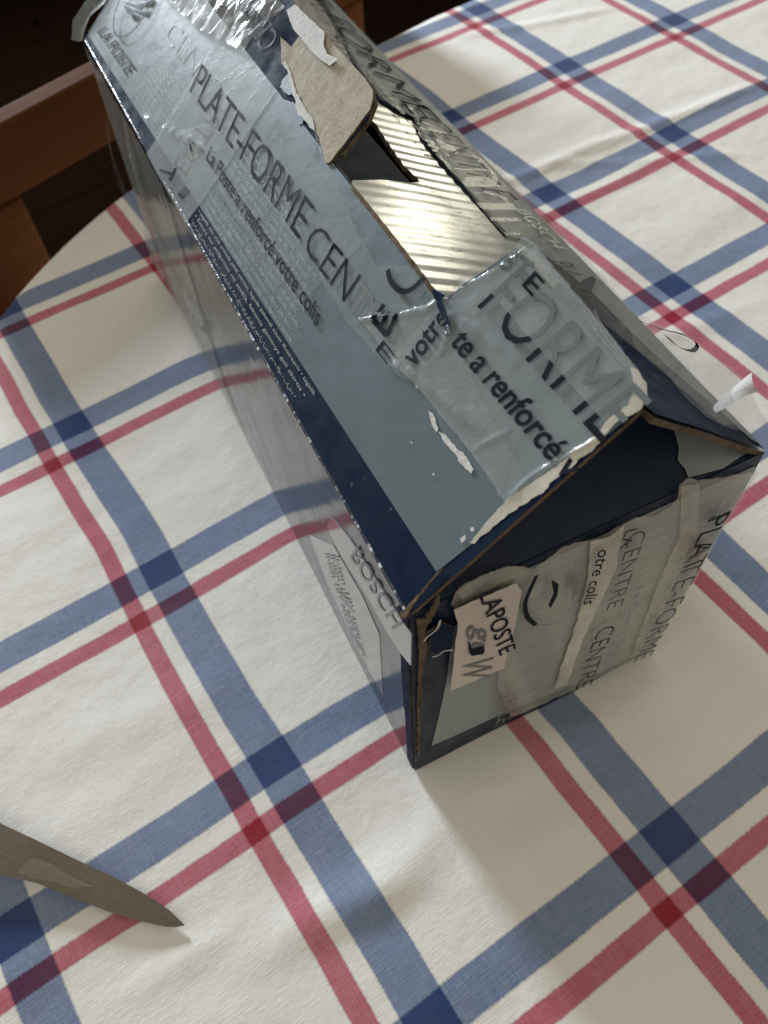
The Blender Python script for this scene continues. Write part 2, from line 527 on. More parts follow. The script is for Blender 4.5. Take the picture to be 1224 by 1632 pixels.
def cloth():
    st = .035
    xs = np.arange(-3.0, 11.8, st); ys = np.arange(-8.4, 4.0, st)
    X, Y = np.meshgrid(xs, ys)
    x, y = X.ravel(), Y.ravel()
    # distance and nearest outline point
    O = outline; n = len(O)
    best = np.full(len(x), 1e9); idx = np.zeros(len(x), int)
    for i in range(n):
        d = (x-O[i, 0])**2+(y-O[i, 1])**2
        k = d < best; best[k] = d[k]; idx[k] = i
    # refine with the segment
    T = np.roll(O, -1, 0)-np.roll(O, 1, 0); T /= np.linalg.norm(T, axis=1)[:, None]
    Nn = np.stack([T[:, 1], -T[:, 0]], 1)                # may point inward, fixed below
    cen = O.mean(0)
    fl = ((O-cen)*Nn).sum(1) < 0; Nn[fl] *= -1
    rel = np.stack([x, y], 1)-O[idx]
    sd = (rel*Nn[idx]).sum(1)                            # signed distance (positive outside)
    far = np.sqrt(best)
    sd = np.where(far > .4, np.where(sd > 0, far, -far), sd)
    tang = (rel*T[idx]).sum(1)
    z = np.zeros_like(x); px, py = x.copy(), y.copy()
    r = .09
    out = sd > 0
    th = np.clip(sd/r, 0, PI/2)
    outw = np.where(out, r*np.sin(th), 0); drop = np.where(out, r*(1-np.cos(th)), 0)
    deep = np.clip(sd-r*PI/2, 0, None); drop += deep
    L = np.cumsum(np.r_[0, np.linalg.norm(np.diff(O, axis=0), axis=1)])
    al = L[idx]+np.clip(tang, -.05, .05)
    fold = (.16*np.sin(al*3.3+1.2*np.sin(al*.7))+.06*np.sin(al*7.1+2))*np.clip(deep/1.2, 0, 1)
    outw = outw+fold+np.clip(deep, 0, 3)*.05
    tt = np.clip(tang, -.06, .06)
    qx = O[idx, 0]+Nn[idx, 0]*outw+T[idx, 0]*tt; qy = O[idx, 1]+Nn[idx, 1]*outw+T[idx, 1]*tt
    px = np.where(out, qx, px); py = np.where(out, qy, py); z = -drop
    # relief, in checks (0.01 = 1.2 mm)
    w = .012*vnoise(x*.45+3, y*2.1+5, 3, 3)             # long soft swells lying along x
    w += .0040*vnoise(x*2.3, y*3.4, 5, 4, .55)
    w += .0013*vnoise(x*9, y*12, 8, 3, .6)
    def crease(p, q, hgt, wid, wob=.02):
        p, q = np.array(p), np.array(q); d = q-p; Ln = np.hypot(*d); d = d/Ln
        t = (x-p[0])*d[0]+(y-p[1])*d[1]; s = -(x-p[0])*d[1]+(y-p[1])*d[0]
        s = s+wob*vnoise(t*1.7, t*0+3, 9, 2)
        e = np.clip(t/.3, 0, 1)*np.clip((Ln-t)/.3, 0, 1)
        return hgt*np.exp(-(s/wid)**2)*e
    c = lambda u, v: gnd(u, v)[:2]
    for a, b, h, wd in [((690, 330), (1224, 130), .014, .035), ((840, 262), (1224, 245), .008, .03), ((850, 350), (1060, 245), .008, .03),
                        ((640, 1330), (1224, 1010), .010, .06), ((360, 1560), (760, 1290), .016, .07), ((480, 1500), (720, 1370), .012, .05),
                        ((700, 1440), (1000, 1240), .010, .06), ((120, 540), (270, 480), .012, .03), ((0, 760), (330, 640), .006, .08),
                        ((20, 1230), (420, 1060), .007, .10), ((1010, 560), (1224, 470), .007, .04), ((960, 1270), (1224, 1110), .008, .05),
                        ((150, 1632), (420, 1440), .012, .05), ((720, 60), (1000, 10), .012, .04), ((700, 1250), (1000, 1110), .007, .04)]:
        w += crease(c(*a), c(*b), h, wd)
    w += crease((3.0, -9), (3.25, 4), .004, .05)+crease((-3, -3.9), (12, -4.1), .006, .05)
    w -= w[~out].mean()
    # the cloth lies flat under the box
    lx = ((x-BX)*cB+(y-BY)*sB)*S; ly = (-(x-BX)*sB+(y-BY)*cB)*S
    dd = np.maximum(np.maximum(-lx, lx-BW), np.maximum(-ly, ly-BL))
    k = np.clip(dd/.012, 0, 1); k = k*k*(3-2*k)
    w = np.where(k < 1, w*k-.004*(1-k), w)
    w = np.clip(w, -.02, .022)-.004
    z = z+np.where(out & (sd > r), 0, w)
    # pattern coordinates wander a little, as woven cloth lies
    u = x+.016*vnoise(x*.9, y*1.3, 21, 2)+.006*vnoise(x*4, y*4, 22, 2)
    v = -y/.9976+.016*vnoise(x*1.1, y*.9, 23, 2)+.006*vnoise(x*4, y*4, 24, 2)
    keep = sd < 1.75
    ny, nx = X.shape
    I = np.arange(len(x)).reshape(ny, nx)
    quads = np.stack([I[:-1, :-1], I[:-1, 1:], I[1:, 1:], I[1:, :-1]], -1).reshape(-1, 4)
    quads = quads[keep[quads].all(1)]
    used = np.unique(quads); mp = np.full(len(x), -1); mp[used] = np.arange(len(used))
    quads = mp[quads]
    co = np.stack([px*S, py*S, z*S+TZ], 1)[used]
    me = bpy.data.meshes.new('tablecloth')
    me.vertices.add(len(co)); me.vertices.foreach_set('co', co.ravel())
    me.loops.add(quads.size); me.loops.foreach_set('vertex_index', quads.ravel().astype(np.int32))
    me.polygons.add(len(quads)); me.polygons.foreach_set('loop_start', np.arange(0, quads.size, 4, dtype=np.int32))
    me.update(calc_edges=True)
    uvl = me.uv_layers.new(name='weave')
    uv = np.stack([u, v], 1)[used][quads.ravel()]
    uvl.data.foreach_set('uv', uv.ravel().astype(np.float32))
    o = obj('tablecloth', me, cloth_mat())
    o['label'] = 'white cotton tablecloth with wide blue and narrow red check stripes, draped over the table'
    o['category'] = 'tablecloth'

def cloth_mat():
    mt, nt, b = new_mat('checked_cotton'); n = N(nt)
    uv = n.node('ShaderNodeUVMap', uv_map='weave').outputs[0]
    sp = n.node('ShaderNodeSeparateXYZ'); n.put(sp.inputs[0], uv)
    # ragged stripe borders: threads step in and out
    def jag(axis):
        sc_ = (4, 330, 1) if axis == 0 else (330, 4, 1)
        return n.math('MULTIPLY', n.math('SUBTRACT', n.noise(n.mapping(uv, sc_), 1, 1), .5), .012)
    U = n.math('ADD', sp.outputs[0], jag(0)); V = n.math('ADD', sp.outputs[1], jag(1))
    def stripe(c, centre, width):
        f = n.math('SUBTRACT', c, centre-.5)
        f = n.math('FRACT', f)
        d = n.math('ABSOLUTE', n.math('SUBTRACT', f, .5))
        return n.ramp(d, width/2-.004, width/2+.004, 1, 0)
    WHITE, BLUE, RED = rgb(.80, .785, .76), rgb(.015, .042, .155), rgb(.27, .005, .022)
    def threads(c, bc, rc, bw, rw):
        t = n.mix(stripe(c, bc, bw), WHITE, BLUE)
        return n.mix(stripe(c, rc, rw), t, RED)
    warp = threads(U, -.013, -.187, .158, .076)
    weft = threads(V, .0, .176, .142, .074)
    # which thread shows: twill, plus slubs
    tw = n.math('SINE', n.math('MULTIPLY', n.math('ADD', n.math('MULTIPLY', sp.outputs[0], 1.0), n.math('MULTIPLY', sp.outputs[1], .8)), 6.2832*95))
    sl1 = n.noise(n.mapping(uv, (9, 190, 1)), 1, 3, .6)
    sl2 = n.noise(n.mapping(uv, (190, 9, 1)), 1, 3, .6)
    sf = n.math('ADD', n.math('MULTIPLY', tw, .10), n.math('ADD', .5, n.math('MULTIPLY', n.math('SUBTRACT', sl1, sl2), .9)), clamp=True)
    lin = n.mix(sf, warp, weft)
    geo = n.mix(1.0, warp, weft, 'MULTIPLY')
    gm = n.node('ShaderNodeGamma'); n.put(gm.inputs[0], geo); gm.inputs[1].default_value = .5
    col = n.mix(.25, gm.outputs[0], lin)
    # flecks of white thread in the coloured stripes
    fl = n.ramp(n.noise(n.mapping(uv, (160, 260, 1)), 1, 2, .5), .70, .78)
    col = n.mix(n.math('MULTIPLY', fl, .35), col, WHITE)
    # faint washed-out variation
    g = n.geo()
    col = n.mix(n.ramp(n.noise(g, 9, 4), .35, .7, 0, .10), col, rgb(.55, .50, .42))
    n.put(b.inputs['Base Color'], col)
    b.inputs['Roughness'].default_value = .9; b.inputs['Specular IOR Level'].default_value = .15
    b.inputs['Sheen Weight'].default_value = .08
    h1 = n.noise(n.mapping(uv, (12, 240, 1)), 1, 2); h2 = n.noise(n.mapping(uv, (240, 12, 1)), 1, 2)
    bp = n.bump(n.math('ADD', h1, h2), .35, .00035)
    bp = n.bump(n.noise(g, 95, 4, .6), .3, .0016, bp)
    n.put(b.inputs['Normal'], bp)
    return mt
cloth()

# ================================================================== the box
box = empty('cardboard_box', W(BX, BY, .0), BYAW,
            'long navy and grey cardboard box torn open on top, wrapped in wrinkled printed packing tape', 'box')
T = .0028
# ---- walls and bottom
def wall(name, surf, ab, mat, th=T, cut=.012, label=None, edge=None):
    return sheet(name, surf, ab, 0, mat, box, th=th, cut=cut, label=label, edge=edge)
side = wall('side_panel', Sd, [(.001, .0005), (BL, .0005), (BL, BH), (.001, BH)], M['side'])
end = wall('end_panel', En, [(.0005, .0005), (BW, .0005), (BW, BH), (.0005, BH)], M['end_navy'], cut=.01, edge=M['inner_navy'])
class Back(Surf):
    def pos(s, a, b, off=0): return Vector((a, BL+off, b))
class Far(Surf):
    def pos(s, a, b, off=0): return Vector((BW+off, a, b))
sheet('end_panel', Back(), [(.003, .0005), (BW-.003, .0005), (BW-.003, BH), (.003, BH)], 0, M['end_navy'], box, th=T, cut=0)
sheet('side_panel', Far(), [(.001, .0005), (BL, .0005), (BL, BH-.001), (.001, BH-.001)], 0, M['side'], box, th=T, cut=0)
class Bottom(Surf):
    def pos(s, a, b, off=0): return Vector((a, b, .0035+off))
sheet('bottom_panel', Bottom(), [(.003, .003), (BW-.003, .003), (BW-.003, BL-.003), (.003, BL-.003)], 0, M['inner_navy'], box, th=.0025, cut=0)

# ---- dust flap at the near end (hinged on the end panel, bent up under the big flaps)
def mirrory(pts): return pts
dust = sheet('dust_flap', Du, [(.002, .0005), (BW-.002, .0005), (BW-.004, .06), (.07, .07), (.004, .06)], 0, M['inner_navy'], box, th=.002, cut=.004)
class Du2(Surf):
    def pos(s, a, b, off=0): return Vector((a, BL-b, BH+.25*b+off))
sheet('dust_flap', Du2(), [(.006, .0), (BW-.006, .0), (BW-.02, .05), (.02, .05)], 0, M['inner_navy'], box, th=.002, cut=0)

# ---- left top flap
EDG = .0625
tabw = .0880
cr_ = .006
leftpoly = [(0, 0), (.0825, 0), (.0868, .0022), (tabw, .0075), (tabw, .064), (.078, .0665), (.070, .069), (EDG, .070),
            (EDG, .1535), (.066, .1500), (.080, .1500), (.0855, .1530), (tabw, .1600), (tabw, BL), (0, BL)]
left = sheet('top_flap', Lf, leftpoly, 0, M['navy'], box, th=.0018, cut=.006, label='left top flap with grey print, its middle cut away')
# lower ply seen in the opening, pushed down under the other flap
def sink(a, b): return -.003-1.0*max(0, a-.05)
ply = sheet('board_ply', Lf, [(.05, .0665), (.066, .0665), (.066, .134), (.074, .145), (.074, .225), (.05, .225)], 0, M['inner_navy'], left, th=.0015, cut=.008, extra=sink)

def sinv(*p): return Lf.inv(*p)
def sb(y): return .0149-.031*y
sN = .0147
greypoly = [(sb(.0045), .0045), (.0645, .0012), (.0825, .0008), (.0866, .0030), (.0874, .0080), (.0874, .0635), (.076, .0664), (EDG-.0006, .0698),
            (EDG-.0006, .154), (EDG-.0006, BL-.002), (sb(BL), BL-.002)]
grey = sheet('printed_panel', Lf, greypoly, .00012, M['grey'], left, cut=.006)

# ---- raw torn ply on the far tab: navy print left beside it, ragged white paper, kraft
far = sheet('torn_liner', Lf, [(450, 62), (468, 78), (482, 58), (500, 34), (548, 88), (585, 128), (597, 146), (597, 160), (592, 178), (570, 208), (528, 262),
                               (522, 262), (516, 240), (512, 222), (505, 210), (500, 192), (490, 182), (484, 160), (476, 150), (470, 128), (462, 112), (452, 104)], .0010, M['kraft'], left,
            px=True, th=.0016, cut=.005, ragged=.5, seg=9, edge=M['edge'])
sheet('torn_paper', Lf, [(458, 100), (468, 118), (476, 146), (486, 168), (497, 186), (504, 196), (506, 214), (512, 232), (516, 250), (513, 236), (508, 216),
                         (497, 206), (486, 190), (478, 186), (474, 160), (466, 140), (464, 120), (455, 106)], .0013, M['paper'], left, px=True, cut=.004, ragged=1.6, seg=5)
sheet('torn_paper', Lf, [(462, 22), (476, 12), (490, 26), (510, 44), (524, 58), (523, 80), (528, 92), (546, 100), (532, 111), (518, 102), (500, 84),
                         (486, 66), (474, 52), (468, 38)], .0022, M['paper'], far, px=True, cut=.004, ragged=.8, seg=6)
for pl in ([(452, 128), (462, 118), (466, 134), (469, 150), (462, 153), (455, 148), (448, 140)],
           [(452, 160), (470, 164), (478, 178), (487, 190), (484, 198), (478, 201), (466, 184), (456, 172)]):
    sheet('printed_scrap', Lf, pl, .00035, M['grey'], left, px=True, cut=.004, ragged=1.0, seg=4)

# ---- right top flap with the fluted middle tab
flutes = lambda a, b:  .00017*math.sin(b*2*PI/.0066+1.1*nz(a*18, b*30, 2))*(.55+.9*nz(a*30, b*22, 8))+.0009*nz(a*20, b*14, 31)
pA, pT, pB = Rt.inv(555, 286), Rt.inv(668, 291), Rt.inv(600, 196)
rightpoly = [(0, 0), (.0725, 0), (.0725, .060), (.080, .0655), (tabw, .0715), (tabw, pA[1]-.003), (tabw-.0015, pA[1]), (.072, .1405), (.060, .1422), pT,
             (pT[0]-.001, pT[1]+.0035), (pT[0]+.0005, pT[1]+.010), (pB[0], pB[1]), (.0600, pB[1]+.030), (.0765, pB[1]+.034), (.0765, BL), (0, BL)]
right = sheet('top_flap', Rt, rightpoly, 0, M['silver'], box, th=.0018, cut=.0016, extra=flutes, label='right top flap with glossy fluted middle')
right.data.materials[0] = M['silver']
# printed outer part of the right flap under its tape
edge_px = [(508, 0), (560, 106), (598, 160), (622, 176), (652, 190), (668, 222), (700, 262), (738, 306), (765, 336), (800, 378), (826, 386),
           (850, 402), (890, 446), (960, 530), (1040, 628)]
ab = [Rt.inv(*p) for p in edge_px]
navyr = [(.0005, .0008), (.0005, BL-.003), (.060, BL-.003)]+[(min(a-.0015, .0722), max(b, .001)) for a, b in ab if b < BL-.01 and b > .07]+[(.0720, .055), (.0720, .0008)]
sheet('printed_panel', Rt, navyr, .0007, M['navy'], right, cut=.005)
sheet('printed_panel', Rt, [(.0006, .002), (.0006, BL-.004), (.032, BL-.004)]+[(min(a-.003, .034), b) for a, b in ab if .10 < b < BL-.01]+[(.013, .08), (.012, .04), (.006, .004)], .0010, M['grey'], right, cut=.005)

# ---- tape on the left flap
crumple = lambda a, b: .0014*abs(nz(a*70, b*60, 77))*2+.0016*nz(a*240, b*210, 79)+.0010
Lf.addcrease([(228, 186), (262, 206), (300, 224), (335, 250)], .0011, .0022)
Lf.addcrease([(300, 228), (325, 275), (360, 325), (395, 375), (415, 420)], .0009, .0018)
Lf.addcrease([(210, 112), (240, 98), (262, 90)], .0008, .0012)
Lf.addcrease([(570, 512), (630, 505), (680, 495), (705, 482)], .0012, .0022)
Lf.addcrease([(622, 578), (660, 602), (720, 650), (775, 690)], .0016, .0024)
Lf.addcrease([(640, 560), (700, 620), (755, 680)], .0014, .0018)
Lf.addcrease([(740, 515), (780, 540), (830, 580)], .0012, .0020)
Lf.addcrease([(760, 715), (790, 700), (815, 690)], .0008, .0014)
Lf.addcrease([(815, 795), (850, 760), (895, 735), (960, 700)], .0012, .0018)
Lf.addcrease([(715, 478), (760, 450), (810, 425), (840, 400)], .0012, .0018)
Lf.addcrease([(707, 566), (722, 520), (716, 492)], .0010, .0020)
Lf.addcrease([(330, 0), (365, 45), (382, 78)], .0010, .0016)
Lf.addcrease([(130, 30), (180, 30), (215, 20)], .0010, .0016)
Lf.addcrease([(500, 385), (560, 395), (612, 412)], .0005, .0008)
a0 = Lf.inv(237, 245); a1 = Lf.inv(300, 354)
sheet('packing_tape', Lf, [(-.0003, a1[1]), (EDG-.001, a1[1]+.004), (EDG-.001, a0[1]+.008), (-.0003, a0[1])], .00045, M['tape_thick'], left, cut=.0022, wr=.7, ragged=.0003, seg=.01)
sheet('packing_tape', Lf, [(sN+.004, .118), (EDG-.010, .112), (EDG-.004, .140), (EDG-.008, .30), (EDG-.016, BL), (sb(BL)+.001, BL), (sb(.29)+.0006, .29)], .0003, M['tape'], left, cut=.0022, wr=.7, ragged=.0004, seg=.01)
sheet('packing_tape', Lf, [(EDG-.010, .272), (EDG-.002, .236), (EDG+.022, .228), (EDG+.024, BL), (.046, BL), (.047, .320)], .0009, M['tape_side'], left, cut=.0042, wr=.7, ragged=.0004, seg=.008, extra=crumple, smooth_=False,
      label='crinkled tape bunched over the far end of the flap')
sheet('packing_tape', Lf, [(505, 355), (560, 345), (602, 425), (650, 424), (700, 468), (655, 610), (620, 588), (560, 520), (515, 450)], .0007, M['tape'], left, px=True, cut=.0024, wr=.7, ragged=1.2, seg=8)
sheet('packing_tape', Lf, [(574, 508), (640, 500), (680, 486), (700, 474), (716, 480), (755, 448), (812, 422), (826, 392), (836, 378), (856, 392), (900, 445), (960, 515), (1016, 590), (1026, 622), (1010, 655), (992, 668),
                           (958, 708), (930, 728), (905, 742), (862, 780), (825, 797), (806, 800), (780, 760), (745, 712), (712, 672), (680, 632), (654, 602), (632, 582), (600, 540)],
      .0008, M['tape_thick'], left, px=True, cut=.0018, wr=.7, ragged=1.5, seg=7, label='large cloudy tape piece crumpled over the near half of the flap')
sheet('packing_tape', Lf, [(622, 582), (650, 548), (690, 500), (706, 488), (722, 520), (736, 560), (772, 640), (806, 700), (838, 760), (862, 776), (825, 797), (806, 800),
                           (780, 760), (745, 712), (712, 672), (680, 632), (654, 602)], .0010, M['tape'], left, px=True, cut=.0018, wr=.7, ragged=1.5, seg=6)
sheet('packing_tape', Lf, [(800, 485), (838, 400), (856, 396), (900, 448), (960, 518), (1018, 592), (1026, 622), (1006, 655), (967, 676), (900, 600), (850, 545)], .0011, M['tape_thick'], left, px=True, cut=.003, wr=.7)
sheet('packing_tape', Lf, [(756, 506), (800, 485), (838, 400), (812, 422), (755, 448), (720, 482), (738, 500)], .0010, M['tape'], left, px=True, cut=.002, wr=.7)
# cream strip where the tape hangs over the near edge of the flap
sheet('tape_edge', Lf, [(812, 798), (850, 772), (900, 738), (930, 715), (955, 690), (975, 668), (1004, 648), (1014, 618), (1008, 588), (1020, 592), (1033, 612), (1035, 634), (1026, 652),
                        (1010, 664), (992, 668), (975, 686), (950, 718), (925, 735), (908, 752), (885, 768), (868, 788), (850, 797), (838, 806), (810, 824), (786, 846), (770, 856), (760, 868), (752, 866), (780, 832)],
      .0013, M['tape_cream'], left, px=True, cut=.002, wr=.7, ragged=1.4, seg=6, label='torn cream tape edge hanging over the opening')
# white glue flecks on the grey print
for pl in ([(684, 655), (692, 660), (700, 684), (697, 690), (689, 676)], [(700, 688), (712, 694), (730, 716), (740, 722), (756, 748), (752, 756), (734, 738), (728, 726), (708, 704)],
           [(750, 842), (756, 840), (757, 846), (752, 848)], [(734, 858), (742, 852), (744, 858), (736, 866)], [(690, 755), (693, 754), (694, 758), (690, 758)],
           [(655, 705), (658, 704), (659, 708)], [(663, 615), (668, 616), (666, 621)]):
    sheet('glue_fleck', Lf, pl, .0005, M['paper'], left, px=True, cut=0, ragged=.8, seg=4)

# ---- writing on the left flap
def ltr(txt, p0, p1, pt, mat, w, off=.0014, cut=.0035):
    lettering(txt, Lf, p0, p1, pt, M[mat], left, off, w, .7, cut)
ltr('PLATE-FORME', (303, 147), (476, 382), (325, 98), 'ink', -.008, .00065)
ltr('CEN', (484, 396), (550, 484), (512, 352), 'ink', -.008, .0008)
ltr('TR', (553, 488), (592, 544), (581, 446), 'ghost', -.012, .0006)
ltr('E', (603, 560), (622, 585), (616, 543), 'ink', -.005)
ltr('La Poste a renforcé votre colis', (329, 254), (506, 522), (338, 232), 'ink', .008, .00075)
ltr('LA POSTE', (156, 52), (202, 120), (172, 42), 'ink', .006, .0006)
ltr('CENTRE', (262, 60), (352, 190), (282, 28), 'ghost_light', -.012, .00018)
ltr('T', (252, 282), (262, 262), (275, 290), 'ink', -.0, .00065)
ltr('E', (284, 311), (298, 298), (292, 318), 'ink', .0, .00065)
ltr('ENTRE', (276, 262), (345, 150), (298, 282), 'ink', -.01, .00018)
ltr('votre', (663, 590), (722, 510), (643, 566), 'ink', .02)
ltr('a', (672, 478), (682, 464), (662, 468), 'ghost', .02)
for pts_ in ([(600, 513), (621, 537)], [(600, 513), (617, 488)], [(610, 525), (626, 500)], [(621, 537), (638, 503)], [(623, 433), (628, 452), (642, 466), (659, 465), (681, 445)]):
    stroke('lettering', Lf, pts_, .0018, .0016, M['ink'], left, wr=.7)
ltr('os', (690, 508), (716, 540), (714, 482), 'ghost', .02)
ltr('te a renforcé v', (720, 548), (905, 768), (750, 522), 'ink', .02)
ltr('FORME', (765, 492), (960, 708), (838, 424), 'ghost', -.008, .0015, .003)
ltr('ST', (800, 428), (834, 452), (822, 398), 'ghost', .01)
ltr('E', (836, 458), (852, 476), (858, 434), 'ink', .01, .0017)
lettering('CENTRE', Lf, (455, 70), (405, -30), (425, 96), M['ink'], left, .0034, -.012, .7, .0025)
# the lower halves of FORME stay dark where the upper tape layer does not cover the ink
lettering('FORME', Lf, (765, 492), (960, 708), (838, 424), M['ink'], left, .0017, -.004, .7, .003, clip=((800, 485), (967, 676)))
# logo
def disc(surf, c, r, n=28, a0=0, a1=360):
    out = []
    for k in range(n+(a1-a0 < 360)):
        t = math.radians(a0+(a1-a0)*k/n); out.append((c[0]+r*math.cos(t), c[1]+r*math.sin(t)))
    return out
c0 = Lf.inv(218, 12)
stroke('logo_ring', Lf, disc(Lf, c0, .0158), .0009, .0018, M['ink'], left, wr=.4, px=False, closed=True)
sheet('logo_bird', Lf, [(198, 6), (222, 12), (240, 10), (232, 22), (222, 18)], .0018, M['ink'], left, px=True, cut=.004)
sheet('logo_bird', Lf, [(202, 12), (222, 22), (216, 28), (208, 26)], .0018, M['ink'], left, px=True, cut=.004)
sheet('logo_bird', Lf, [(212, 4), (238, -10), (246, -4), (240, 6)], .0018, M['ink'], left, px=True, cut=.004)

rows = ['• O conteúdo pode ser diferente da ilustração • El contenido puede variar respecto a la ilustración •', '• Le contenu peut être différent de l’illustration • Il contenuto può differire dalla figura •',
        '• De inhoud kan afwijken van de afbeelding • Indholdet kan afvige fra billedet • Innholdet kan avvike •', '• Innehållet kan avvika från bilden • Sisältö voi poiketa kuvasta • Zawartość może się różnić •',
        '• Conteúdo pode variar • Obsah se může lišit od vyobrazení • Obsah sa môže líšiť • A tartalom eltérhet •', '• Conținutul poate diferi de ilustrație • Vsebina se lahko razlikuje • Sadržaj može odstupati •',
        '• Ürün içeriği resimden farklı olabilir • Turinys gali skirtis nuo paveikslėlio • Saturs var atšķirties •', '• Sisu võib erineda pildil kujutatust • Contents may differ from illustration •',
        '• Inhalt kann von der Abbildung abweichen • Contenu non contractuel • Contents may vary •', '• Il contenuto può variare • El contenido puede variar • O conteúdo pode variar •',
        '• Innehållet kan avvika från bilden • Indholdet kan afvige fra billedet •', '• Zawartość może różnić się od ilustracji • Obsah se může lišit •']
yb = Lf.inv(318, 335)[1]
for i, r_ in enumerate(rows):
    so = .0010+i*.0026
    y1 = .128-.0012*i+(.004 if i % 2 else 0) if i < 9 else .135
    y0 = yb-.002+(i % 3)*.002
    y2 = y1-.022+i*.0026
    lettering(r_, Lf, (sb(y0)+so, y0), (sb(y2)+so, y2), (sb(y0)+so+.0015, y0), M['grey_text'], left, .0005, .004, .7, .006, px=False)
for i, r_ in enumerate(['• tegelik sisu võib erineda pildil olevast, lugude pakendi sisust illustreeriv • tegelik', '• Saturs var atšķirties no attēla, faktinis gaminys gali skirtis •', '• عکس محصول فقط جنبه نمایشی دارد، محتوای واقعی ممکن است متفاوت باشد •']):
    ye = .083+i*.003; q = .80-.27*i
    lettering(r_, Lf, (sb(yb)*q, yb), (sb(ye)*q, ye), (sb(yb)*q+.0013, yb), M['white_text'], left, .00035, .0, 0, 0, px=False)
# rows of ghost lines near the logo
for i in range(9):
    s_ = sb(.32)+.004+i*.0024; yy = Lf.inv(236, 118)[1]
    lettering('Contents may differ • Inhalt kann', Lf, (s_, yy), (s_, yy-.040), (s_+.0013, yy), M['grey_text'], left, .00035, 0, 0, 0, px=False)

# ---- rim along the left hinge, bright glints painted into its colour
rimbm = bmesh.new(); prev = None
def rimr(y): return .00065+.00012*nz(y*200, 3, 1)
for k in range(141):
    y = .001+(BL-.002)*k/140
    ring = []
    for j in range(7):
        t = math.radians(180-j*22)     # rounded fold between side and flap
        r = rimr(y)
        ring.append(rimbm.verts.new((.0006+math.cos(t)*r*1.2, y, BH-.0002+math.sin(t)*r)))
    if prev:
        for j in range(6): rimbm.faces.new((prev[j], ring[j], ring[j+1], prev[j+1]))
    prev = ring
bmesh.ops.recalc_face_normals(rimbm, faces=rimbm.faces[:])
rm, nt_, b_ = new_mat('glossy_fold_painted_glints'); n_ = N(nt_); g_ = n_.geo()
n_.put(b_.inputs['Base Color'], n_.mix(n_.ramp(n_.noise(n_.mapping(g_, (1, 5, 1)), 60, 4, .7), .52, .6), rgb(.012, .02, .045), rgb(.6, .64, .68)))  # pale specks over navy stand in for highlights on the fold
b_.inputs['Roughness'].default_value = .25; b_.inputs['Coat Weight'].default_value = 1
n_.put(b_.inputs['Normal'], n_.bump(n_.noise(g_, 500, 3), .6, .0008))
obj('fold', rimbm, rm, box, True, 'creased shiny fold along the left top edge, with painted glints')

# ---- tape and writing on the right flap
Rt.addcrease([(640, 175), (700, 180), (745, 200)], .0010, .002)
Rt.addcrease([(560, 60), (640, 165), (700, 250), (760, 330)], .0011, .0016)
Rt.addcrease([(740, 230), (800, 300), (850, 360)], .0010, .0018)
Rt.addcrease([(985, 490), (1012, 500), (1018, 535)], .0008, .0022)
Rt.addcrease([(1038, 515), (1040, 545), (1046, 560)], .0008, .0022)
Rt.addcrease([(840, 360), (880, 410), (915, 450)], .0014, .0022)
Rt.addcrease([(1040, 560), (1090, 610), (1130, 660)], .0018, .0022)
tR = [(505, -4), (520, 40), (560, 104), (600, 158), (625, 176), (654, 188), (668, 218), (700, 258), (738, 303), (768, 340), (806, 376), (830, 380), (850, 382), (880, 415), (905, 440), (925, 462), (938, 448), (962, 432), (956, 455), (944, 480),
      (975, 492), (1000, 530), (1010, 560), (1060, 600), (1090, 640), (1120, 668), (1150, 684)]
ab = [Rt.inv(*p) for p in tR]
pr = [(a, b) for a, b in ab if 0 < b < BL-.02 and a < .085]
sheet('packing_tape', Rt, [(.0002, pr[-1][1]), (.0002, BL-.002), (.074, BL-.002)]+pr, .0014, M['tape_right'], right, cut=.0022, wr=.6, ragged=.0003, seg=.008,
      label='crinkled tape along the right flap')
def yr(u, v): return Rt.inv(u, v)[1]
def rl(txt, u0, v0, u1, v1, a0, a1, mat, w, off=.0019):
    lettering(txt, Rt, (a0, yr(u0, v0)), (a0, yr(u1, v1)), (a1, yr(u0, v0)), M[mat], right, off, w, .6, .003, px=False)
rl('PLATE-FORME', 505, -50, 655, 190, .026, .007, 'ink', -.012)
rl('CENTRE', 660, 190, 780, 320, .024, .006, 'ink', -.012)
rl('La Poste a renforcé votre colis', 470, -50, 700, 262, .032, .028, 'ghost', .0)
rl('BOSCH', 850, 345, 905, 405, .014, .006, 'white_text', .015)
rl('PLA', 890, 425, 930, 450, .024, .010, 'ink', -.01)
rl('TE', 946, 470, 975, 500, .026, .014, 'ink', -.01)
for i in range(3):
    lettering('Contents may differ from illustration • Inhalt kann', Rt, (942-i*9, 500-i*2), (1010-i*9, 592-i*2), (946-i*9, 499-i*2), M['white_text'], right, .0014, 0, 0, 0)
